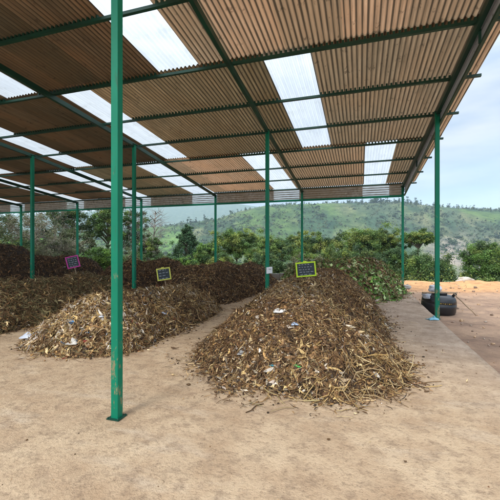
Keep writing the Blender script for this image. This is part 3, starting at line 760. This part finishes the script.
# small stones and clods over the yard
def stones():
    r = np.random.default_rng(9); N = 1600; y = r.uniform(6, 21, N); x = r.uniform(2, 22, N); u, v = to_uv(x, y); k = (u > .2) & (v < 13); x, y = x[k], y[k]; N = len(x)
    global rng; rng = r
    nn = np.tile([0, 0, 1.], (N, 1)) + r.normal(0, .3, (N, 3)); nn /= np.linalg.norm(nn, axis=1)[:, None]
    t = np.cross(nn, r.normal(0, 1, (N, 3))); t /= np.linalg.norm(t, axis=1)[:, None]; b = np.cross(nn, t)
    L = r.lognormal(math.log(.035), .6, N); P = np.array([(.32, .23, .17), (.45, .36, .28), (.2, .14, .1), (.5, .33, .2)])
    A = chips(np.stack([x, y, terrain(x, y) + L * .2], -1), t, b, nn, L, L * .8, L * .6, P[r.integers(0, 4, N)])
    o = link('loose_stones', mesh_np('loose_stones', *A, False), vcol_mat('stone', .9, 0, 20)); tag(o, 'small stones and clods strewn over the bare yard', 'stones', kind='stuff')
stones()

def floor_debris():
    global rng; r = rng = np.random.default_rng(19); N = 9000; u = r.uniform(-9.5, -.05, N); v = -9.3 + 16 * r.random(N) ** 1.5
    ds = np.full(N, 9.)
    for sg, sd in ((P_main, 101), (P_fl, 151), (P_mid, 171), (P_l3, 191), (P_green, 131)):
        ds = np.minimum(ds, seg_h(u, v, sg, sd)[1])
    k = (ds > 1) & (r.random(N) < .035 + .9 * np.exp(-(ds - 1) * 4.5)); u, v = u[k], v[k]; N = len(u); x, y = uvn(u, v)
    nn = np.tile([0, 0, 1.], (N, 1)) + r.normal(0, .15, (N, 3)); nn /= np.linalg.norm(nn, axis=1)[:, None]
    t = np.cross(nn, r.normal(0, 1, (N, 3))); t /= np.linalg.norm(t, axis=1)[:, None]; b = np.cross(nn, t); z = np.full(N, .006)
    L = np.clip(r.lognormal(math.log(.012), .5, N), .004, .032); f = fbm(u, v, 3, 5)
    a = chips(np.stack([x, y, z + L * .1], -1), t, b, nn, L, L * .7, L * .4, palette(N, dict(dark=1, brown=1, pale=.25, straw=.3), f))
    h = N // 3; L2 = r.uniform(.02, .09, h)
    c = strips(np.stack([x, y, z + .004], -1)[:h] + np.array([.03, .05, 0]), t[:h], b[:h], nn[:h], L2, L2 * r.uniform(.04, .2, h), r.normal(0, .5, h), np.abs(r.normal(0, .2, h)), r.normal(0, .3, h), palette(h, dict(brown=1, straw=.8, pale=.3, dark=.5), f[:h]))
    V = np.vstack([a[0], c[0]]); F = np.vstack([a[1], c[1] + len(a[0])]); C = np.vstack([a[2], c[2]])
    o = link('floor_litter', mesh_np('floor_litter', V, F, C), M_litter); tag(o, 'crumbs and bits of dry leaf trodden over the shed floor', 'litter', kind='stuff')
floor_debris()

# ------------------------------------------------------------------ trees
def leaf_quads(C, n_each, rad, size, colr, r, flat=.6, updir=.5):
    """leaf sized faces spread through ellipsoid clumps. C (K,3), rad (K,)"""
    K = len(C); N = K * n_each; ci = np.repeat(np.arange(K), n_each)
    d = r.normal(0, 1, (N, 3)); d /= np.linalg.norm(d, axis=1)[:, None]; rr_ = np.abs(r.normal(.55, .38, N))
    off = d * rr_[:, None] * rad[ci][:, None]; off[:, 2] *= flat
    P = C[ci] + off
    nn = d * .7 + np.array([0, 0, updir]) + r.normal(0, .55, (N, 3)); nn /= np.linalg.norm(nn, axis=1)[:, None]
    t = np.cross(nn, r.normal(0, 1, (N, 3))); t /= np.linalg.norm(t, axis=1)[:, None]; b = np.cross(nn, t)
    s = size * r.uniform(.6, 1.4, N); w = s * r.uniform(.35, .7, N)
    V = np.empty((N, 4, 3), np.float32)
    for k, (i, j) in enumerate(((-1, -.25), (.1, -1), (1, .25), (-.1, 1))): V[:, k] = P + t * (i * s / 2)[:, None] + b * (j * w / 2)[:, None]
    F = np.arange(N * 4).reshape(N, 4); return V.reshape(-1, 3), F, np.repeat(colr[ci] * r.uniform(.75, 1.3, (N, 1)), 4, 0)

def tree(name, label, px, dist, ytop, wpx, crown_px, style, cols, seed, dens=1.0, group='trees on the slope behind the shed'):
    r = np.random.default_rng(seed); x = (px - 250) / 350 * dist; y = dist
    g = float(terrain(np.array([x]), np.array([y]))[0]); ztop = 1.65 + (250 - ytop) / 350 * dist
    H = ztop - g; Rw = wpx / 350 * dist / 2; ch = crown_px / 350 * dist; base = max(H - ch, H * .12)
    root = empty(name, (x, y, g)); tag(root, label, 'tree', group)
    tr = MB(); cl = []; rad = []
    lean = r.normal(0, .04, 2) * H; rt = max(.07, H * .018) * (.6 if style == 'bare' else 1)
    def axis(t): return Vector((lean[0] * t * t + .1 * math.sin(3 * t + seed), lean[1] * t * t, H * t))
    tmax = .93 if style != 'bare' else .97
    tr.tube([axis(t) for t in np.linspace(-.03, tmax, 9)], [rt * (1.15 - .95 * t) for t in np.linspace(0, 1, 9)], 8)
    nb = {'broad': 34, 'umbrella': 34, 'cone': 70, 'twiggy': 26, 'bare': 30, 'bush': 22, 'tall': 34}[style]
    for k in range(nb):
        f = (k + r.random()) / nb; ang = k * 2.4 + r.uniform(-.5, .5)
        if style == 'cone': zz = base + (H - base) * f ** .9; L = Rw * (1 - f) ** .8 * r.uniform(.75, 1.1) + .1; cr = max(.16, Rw * .27 * (1 - f * .6)); rise = .12
        elif style == 'umbrella': zz = base + (H - base) * (.45 + .5 * f); L = Rw * r.uniform(.3, 1.0) * math.sqrt(max(.1, 1 - ((f - .35) / .9) ** 2)); cr = Rw * r.uniform(.13, .27); rise = .18
        elif style == 'tall': zz = base + (H - base) * f * .95; L = Rw * math.sin(math.pi * min(1, .2 + .75 * f)) * r.uniform(.5, 1.05); cr = Rw * r.uniform(.16, .3); rise = .25
        else: zz = base + (H - base) * (.08 + .87 * f); L = Rw * math.sqrt(max(.08, 1 - (2 * f - .8) ** 2 / 1.5)) * r.uniform(.4, 1.0); cr = Rw * r.uniform(.17, .32); rise = .2
        st = axis(max(.05, (zz - L * .55) / H)); L2 = L
        e = Vector((axis(zz / H).x + math.cos(ang) * L2, axis(zz / H).y + math.sin(ang) * L2, min(zz + rise * L2, H - cr * .35)))
        m1 = st.lerp(e, .5) + Vector((r.normal(0, .05), r.normal(0, .05), .12 * L))
        tr.tube([st, m1, e], [rt * .38, rt * .22, rt * .09], 5, False)
        ns = 4 if style != 'cone' else 3
        for q in range(ns):
            o = Vector(r.normal(0, 1, 3)); o.z *= .7; p = e + o * cr * 1.15 if q else e
            if style in ('bare', 'twiggy'):
                for _ in range(3):
                    p2 = p + Vector(r.normal(0, 1, 3)) * cr * 1.1; tr.tube([m1 if _ == 0 else e, e.lerp(p2, .5) + Vector(r.normal(0, .05, 3)), p2], [rt * .12, rt * .07, rt * .03], 3, False)
            cl.append(tuple(p)); rad.append(cr * r.uniform(.7, 1.15))
    if style == 'bush':
        for k in range(16): cl.append((r.normal(0, Rw * .4), r.normal(0, Rw * .4), r.uniform(.1, .7) * H)); rad.append(Rw * .4)
    tr.build('trunk', M_bark if style not in ('bare', 'twiggy') else M_twig, root)
    if style == 'bare': return root
    C = np.array(cl); rd = np.array(rad); P = np.array(cols); colr = P[r.integers(0, len(P), len(C))] * r.uniform(.7, 1.4, (len(C), 1))
    s = .0039 * dist * (.85 if style == 'cone' else 1.0); nl = int({'broad': 185, 'umbrella': 180, 'cone': 120, 'twiggy': 85, 'bush': 230, 'tall': 180}[style] * dens)
    fl = {'umbrella': .7, 'cone': .8, 'bush': .85}.get(style, .8)
    V, F, c = leaf_quads(C, nl, rd, s, colr, r, fl)
    link('crown', mesh_np('crown', V, F, c), M_leaf, root)
    return root
M_twig = simple('grey_twigs', (.27, .23, .19), .9, .3, 6)
YG = [(.12, .18, .04), (.18, .225, .045), (.08, .13, .03), (.22, .25, .055)]
DG = [(.05, .095, .03), (.07, .125, .035), (.038, .075, .026), (.11, .15, .04)]
MG = [(.085, .155, .035), (.12, .195, .04), (.07, .125, .03), (.17, .22, .045)]
GB = [(.16, .15, .085), (.12, .13, .06), (.2, .18, .12), (.09, .11, .05)]
BG = [(.09, .18, .035), (.13, .23, .04), (.06, .12, .03), (.045, .08, .025)]
T = tree
T('broadleaf_tree', 'grey green bushy tree at the left edge below the roof', -4, 27, 208, 50, 66, 'broad', GB + DG, 301)
T('broadleaf_tree', 'pale dry twiggy tree between the two leftmost far posts, sparse grey leaves', 33, 26, 216, 50, 56, 'twiggy', GB, 302, 1.1)
T('broadleaf_tree', 'tall olive tree with grey bare twigs just left of the magenta framed sign', 56, 29, 206, 44, 66, 'twiggy', GB + DG, 303, 1.5)
T('broadleaf_tree', 'dark green crown reaching the eave right above the magenta framed sign', 76, 31, 204, 40, 60, 'tall', DG + [(.1, .12, .05)], 304)
T('scrub_bush', 'greyish dry bush low behind the magenta framed sign', 60, 23.5, 240, 44, 34, 'twiggy', GB, 305, 1.6)
T('broadleaf_tree', 'dark green tree with tiered branches behind the nearest post', 110, 33, 207, 40, 62, 'umbrella', DG + MG, 306)
T('broadleaf_tree', 'brownish twiggy tree just right of the nearest post', 134, 34, 208, 30, 62, 'twiggy', GB + DG, 307, 1.1)
T('bare_tree', 'thin bare tree with fine grey branches between post and conifer', 150, 38, 208, 30, 54, 'bare', GB, 308)
T('green_bush', 'bright green leafy bush low beside the nearest post', 106, 24, 249, 34, 26, 'bush', BG, 309)
T('small_tree', 'small olive tree with loose crown behind the yellow edged sign', 151, 31, 238, 24, 34, 'twiggy', GB + MG, 310, 2.2)
T('conifer', 'pyramid shaped dark green conifer rising alone above the low wall', 186, 33, 227, 30, 48, 'cone', [(.05, .11, .045), (.075, .14, .05), (.04, .085, .035)], 311, 1.6)
T('green_bush', 'round bright bush at the foot of the lone conifer', 184, 27, 259, 22, 18, 'bush', BG, 312)
T('broadleaf_tree', 'small green tree between the lone conifer and the far post', 207, 31, 245, 30, 30, 'broad', MG + BG, 313)
T('umbrella_tree', 'domed yellow green tree between the far post and the papered post', 237, 33, 233.5, 42, 38, 'umbrella', YG + MG, 314, 1.2)
T('umbrella_tree', 'small low tree just left of the papered post', 257, 30, 250, 24, 24, 'broad', MG, 315)
T('umbrella_tree', 'flat crowned tree right of the papered post', 284, 34, 240, 42, 38, 'umbrella', YG + DG, 316, 1.2)
T('umbrella_tree', 'thin yellowish tree behind the lime framed chalkboard', 303, 39, 236, 30, 40, 'umbrella', YG, 317)
T('umbrella_tree', 'dark flat topped tree right behind the lime framed chalkboard', 323, 34, 239, 40, 38, 'umbrella', DG + YG, 318, 1.2)
T('umbrella_tree', 'largest domed tree, over the green topped heap', 357, 36, 232, 46, 42, 'umbrella', YG + MG, 319, 1.3)
T('umbrella_tree', 'second domed tree over the right half of the green topped heap', 381, 34, 236, 36, 42, 'umbrella', YG + DG, 320, 1.2)
T('broadleaf_tree', 'dark bushy tree low behind the far right post', 397, 29, 250, 34, 34, 'broad', DG, 321)
T('umbrella_tree', 'slim tree with one small flat crown and open trunk between the two right posts', 419, 32, 234, 28, 16, 'umbrella', YG + MG, 322, 1.1)
T('green_bush', 'dark thicket below the slim flat crowned tree', 420, 27, 256, 44, 26, 'bush', DG + MG, 323)
T('green_bush', 'dark bush left of the bright tree, by the pale rock', 447, 30, 262, 26, 20, 'bush', DG, 324)
T('broadleaf_tree', 'bright green full tree at the right edge of the yard', 486, 27, 247, 52, 36, 'broad', BG + MG, 325, 1.7)
T('broadleaf_tree', 'green tree cut by the right border behind the bright one', 512, 30, 250, 40, 34, 'broad', MG + DG, 326, 1.3)
for i, (px, ds, yt, w, lab) in enumerate([(222, 26, 256, 30, 'left of the papered post'), (268, 25.5, 254, 34, 'under the flat crowned tree'), (305, 25, 254, 34, 'behind the lime framed chalkboard'), (340, 26, 252, 36, 'left of the largest domed tree'), (368, 25, 254, 34, 'below the domed trees'), (128, 25, 256, 30, 'right of the nearest post'), (18, 24, 246, 46, 'by the leftmost far post'), (165, 26, 259, 22, 'by the yellow edged sign')]):
    T('green_bush', ['olive', 'dark green', 'mixed green'][i % 3] + ' undergrowth bush ' + lab, px, ds, yt, w, 26, 'bush', [YG + DG, DG, MG + GB][i % 3], 340 + i, .9, 'undergrowth bushes behind the shed')

# hillside scrub: separate bushes and ridge trees, the rest as one mass
def blob_mesh(name, seed, tall=1.0, n=12, each=55):
    r = np.random.default_rng(seed); C = r.normal(0, .28, (n, 3)); C[:, :2] *= (1 if tall == 1 else .6); C[:, 2] = np.abs(C[:, 2]) * tall + .25; C = np.vstack([C, [[0, 0, .3]]])
    P = np.array([(.03, .055, .025), (.045, .075, .03), (.06, .09, .035)]); colr = P[r.integers(0, 3, len(C))]
    V, F, c = leaf_quads(C, each, np.full(len(C), .44), .2, colr, r, .9); return mesh_np(name, V, F, c)
M_far = vcol_mat('distant_foliage', .9, 0, 1, .2)
protos = [blob_mesh('bush_foliage', 500 + i) for i in range(5)]; tallp = [blob_mesh('pine_foliage', 520 + i, 2.6, 8) for i in range(4)]
for m in protos + tallp: m.materials.append(M_far)
def hill_points(N, r, dmin, dmax, thr):
    px = r.uniform(-40, 560, N); D = np.exp(r.uniform(math.log(dmin), math.log(dmax), N)); x = (px - 250) / 350 * D
    m = fbm(x * .02, D * .012, 4, 47) + .5 * fbm(x * .006, D * .004, 3, 71) + r.normal(0, .12, N)
    k = m > thr; return x[k], D[k], px[k]
r = np.random.default_rng(77)
x, y, px = hill_points(1600, r, 260, 840, .12); sel = np.argsort(y)[:]; sel = r.permutation(len(x))[:210]
for i in sel:
    o = bpy.data.objects.new('hillside_bush', protos[i % 5]); COL.objects.link(o); s = r.lognormal(1.35, .45) * (.7 + y[i] / 1400)
    o.location = (x[i], y[i], float(terrain(x[i:i+1], y[i:i+1])[0]) - .3); o.scale = (s, s, s * r.uniform(.6, 1)); o.rotation_euler = (0, 0, r.uniform(0, 6))
    tag(o, 'dark bush standing on the far hillside', 'bush', 'dark bushes dotted over the hillside')
npx = np.concatenate([r.normal(385, 26, 80), r.uniform(430, 520, 35), r.uniform(262, 335, 14), r.uniform(120, 262, 30)])
for i, p in enumerate(npx):
    D = r.uniform(790, 850); X = (p - 250) / 350 * D
    o = bpy.data.objects.new('ridge_tree', tallp[i % 4]); COL.objects.link(o); s = r.uniform(2.6, 6.2) * (1.0 if p < 440 else .8) * (.8 if p < 335 else 1)
    o.location = (X, D, float(terrain(np.array([X]), np.array([D]))[0]) - .5); o.scale = (s, s, s * r.uniform(.8, 1.3)); o.rotation_euler = (0, 0, r.uniform(0, 6))
    tag(o, 'small tree on the hill crest against the sky', 'tree', 'trees along the hill crest')
def scrub():
    r = np.random.default_rng(88); x, y, px = hill_points(22000, r, 240, 900, .0); N = len(x); z = terrain(x, y)
    s = r.lognormal(.75, .5, N) * (.6 + y / 900)
    P = np.array([(.035, .06, .028), (.05, .08, .032), (.075, .10, .04), (.10, .12, .05)]); col = P[r.integers(0, 4, N)]
    V, F, c = leaf_quads(np.stack([x, y, z + s * .3], -1), 14, s * .7, 1, col, r, .8)
    # scale leaves with each bush
    V = V.reshape(N, 14, 4, 3); ctr = V.mean(2, keepdims=True); V = ctr + (V - ctr) * (s * .55)[:, None, None, None]
    o = link('hillside_scrub', mesh_np('hillside_scrub', V.reshape(-1, 3), F, c), M_far); tag(o, 'low scrub covering the far hillside', 'scrub', kind='stuff')
scrub()
def understory():
    r = np.random.default_rng(99); N = 2600; u = r.uniform(-40, 34, N); v = 13.6 + r.random(N) ** 1.3 * 40; x, y = uvn(u, v); z = terrain(x, y); s = r.uniform(.5, 1.5, N)
    P = np.array(DG + MG + YG); col = P[r.integers(0, len(P), N)]
    V, F, c = leaf_quads(np.stack([x, y, z + s * .35], -1), 70, s * .8, .13, col, r, .8)
    o = link('undergrowth', mesh_np('undergrowth', V, F, c), M_leaf); tag(o, 'tangled undergrowth covering the slope below the yard', 'undergrowth', kind='stuff')
understory()

# ------------------------------------------------------------------ haze
hz = MB(); hz.box((0, 0, 95), (10900, 10900, 660)); 
hm = bpy.data.materials.new('haze_air'); hm.use_nodes = True; nt_ = hm.node_tree; nt_.nodes.clear()
vo = nt_.nodes.new('ShaderNodeVolumePrincipled'); vo.inputs['Density'].default_value = .0002; vo.inputs['Color'].default_value = (.68, .84, 1, 1); vo.inputs['Anisotropy'].default_value = 0
ou = nt_.nodes.new('ShaderNodeOutputMaterial'); nt_.links.new(vo.outputs[0], ou.inputs['Volume'])
ho = hz.build('haze', hm); tag(ho, 'pale blue haze filling the valley air', 'haze', kind='stuff')

# ------------------------------------------------------------------ light
SUN_EL, SUN_AZ = R(48), R(212)       # azimuth clockwise from +y: behind and left of the camera
w = bpy.data.worlds.new('World'); scene.world = w; w.use_nodes = True; nt2 = w.node_tree; bg = nt2.nodes['Background']
sky = nt2.nodes.new('ShaderNodeTexSky'); sky.sky_type = 'NISHITA'; sky.sun_disc = False; sky.sun_elevation = SUN_EL; sky.sun_rotation = SUN_AZ
sky.air_density = 1.0; sky.dust_density = 1.5; sky.ozone_density = 1.5
tc = nt2.nodes.new('ShaderNodeTexCoord'); mp = nt2.nodes.new('ShaderNodeMapping'); mp.inputs['Scale'].default_value = (1.1, 1.1, 4.6); mp.inputs['Location'].default_value = (.3, .1, .35)
nt2.links.new(tc.outputs['Generated'], mp.inputs['Vector'])
nz = nt2.nodes.new('ShaderNodeTexNoise'); nz.inputs['Scale'].default_value = 1.7; nz.inputs['Detail'].default_value = 7; nz.inputs['Roughness'].default_value = .52; nt2.links.new(mp.outputs[0], nz.inputs['Vector'])
cr = nt2.nodes.new('ShaderNodeValToRGB'); cr.color_ramp.elements[0].position = .3; cr.color_ramp.elements[0].color = (.5, .5, .5, 1); cr.color_ramp.elements[1].position = .6; cr.color_ramp.elements[1].color = (1, 1, 1, 1); nt2.links.new(nz.outputs['Fac'], cr.inputs['Fac'])
nz2 = nt2.nodes.new('ShaderNodeTexNoise'); nz2.inputs['Scale'].default_value = 3.1; nz2.inputs['Detail'].default_value = 6; nt2.links.new(mp.outputs[0], nz2.inputs['Vector'])
cc = nt2.nodes.new('ShaderNodeMix'); cc.data_type = 'RGBA'; cc.inputs[6].default_value = (2.55, 3.05, 3.75, 1); cc.inputs[7].default_value = (4.1, 4.3, 4.55, 1)
cr2 = nt2.nodes.new('ShaderNodeValToRGB'); cr2.color_ramp.elements[0].position = .36; cr2.color_ramp.elements[1].position = .58; nt2.links.new(nz2.outputs['Fac'], cr2.inputs['Fac']); nt2.links.new(cr2.outputs[0], cc.inputs[0])
# an overcast sky is several times brighter overhead than at the horizon
sp_ = nt2.nodes.new('ShaderNodeSeparateXYZ'); nt2.links.new(tc.outputs['Generated'], sp_.inputs[0])
ov = nt2.nodes.new('ShaderNodeMapRange'); ov.interpolation_type = 'SMOOTHSTEP'; ov.inputs['From Min'].default_value = .32; ov.inputs['From Max'].default_value = .85; ov.inputs['To Min'].default_value = 1.0; ov.inputs['To Max'].default_value = 4.0; nt2.links.new(sp_.outputs['Z'], ov.inputs['Value'])
# and brighter round the veiled sun
dt = nt2.nodes.new('ShaderNodeVectorMath'); dt.operation = 'DOT_PRODUCT'; nt2.links.new(tc.outputs['Generated'], dt.inputs[0]); dt.inputs[1].default_value = (math.sin(SUN_AZ) * math.cos(SUN_EL), math.cos(SUN_AZ) * math.cos(SUN_EL), math.sin(SUN_EL))
dm = nt2.nodes.new('ShaderNodeMapRange'); dm.interpolation_type = 'SMOOTHSTEP'; dm.inputs['From Min'].default_value = .1; dm.inputs['From Max'].default_value = 1; dm.inputs['To Min'].default_value = 1; dm.inputs['To Max'].default_value = 3.2; nt2.links.new(dt.outputs['Value'], dm.inputs['Value'])
mu_ = nt2.nodes.new('ShaderNodeMath'); mu_.operation = 'MAXIMUM'; nt2.links.new(ov.outputs[0], mu_.inputs[0]); nt2.links.new(dm.outputs[0], mu_.inputs[1])
sc_ = nt2.nodes.new('ShaderNodeVectorMath'); sc_.operation = 'SCALE'; nt2.links.new(cc.outputs[2], sc_.inputs[0]); nt2.links.new(mu_.outputs[0], sc_.inputs['Scale'])
mx = nt2.nodes.new('ShaderNodeMix'); mx.data_type = 'RGBA'; nt2.links.new(cr.outputs[0], mx.inputs[0]); nt2.links.new(sky.outputs[0], mx.inputs[6]); nt2.links.new(sc_.outputs[0], mx.inputs[7])
nt2.links.new(mx.outputs[2], bg.inputs['Color']); bg.inputs['Strength'].default_value = .14
sl = bpy.data.lights.new('Sun', 'SUN'); sl.energy = 1.5; sl.angle = R(14); sl.color = (1, .955, .88); so = bpy.data.objects.new('sun', sl); COL.objects.link(so)
d = Vector((math.sin(SUN_AZ) * math.cos(SUN_EL), math.cos(SUN_AZ) * math.cos(SUN_EL), math.sin(SUN_EL)))
so.rotation_euler = d.to_track_quat('Z', 'Y').to_euler(); so.location = (-10, -20, 30)

# ------------------------------------------------------------------ camera
cam = bpy.data.cameras.new('Camera'); cam.sensor_width = 36; cam.lens = 36 * .7; cam.clip_end = 12000; cam.clip_start = .05
co = bpy.data.objects.new('Camera', cam); COL.objects.link(co); co.location = (0, 0, 1.65); co.rotation_euler = (R(90), 0, 0); scene.camera = co
vs = scene.view_settings; vs.view_transform = 'Standard'; vs.look = 'None'; vs.exposure = .6; vs.gamma = 1; vs.use_curve_mapping = False
scene.render.engine = 'CYCLES'; scene.cycles.max_bounces = 8; scene.cycles.diffuse_bounces = 4; scene.cycles.transparent_max_bounces = 12; scene.cycles.volume_bounces = 1
scene.render.resolution_x = 1024; scene.render.resolution_y = 1024
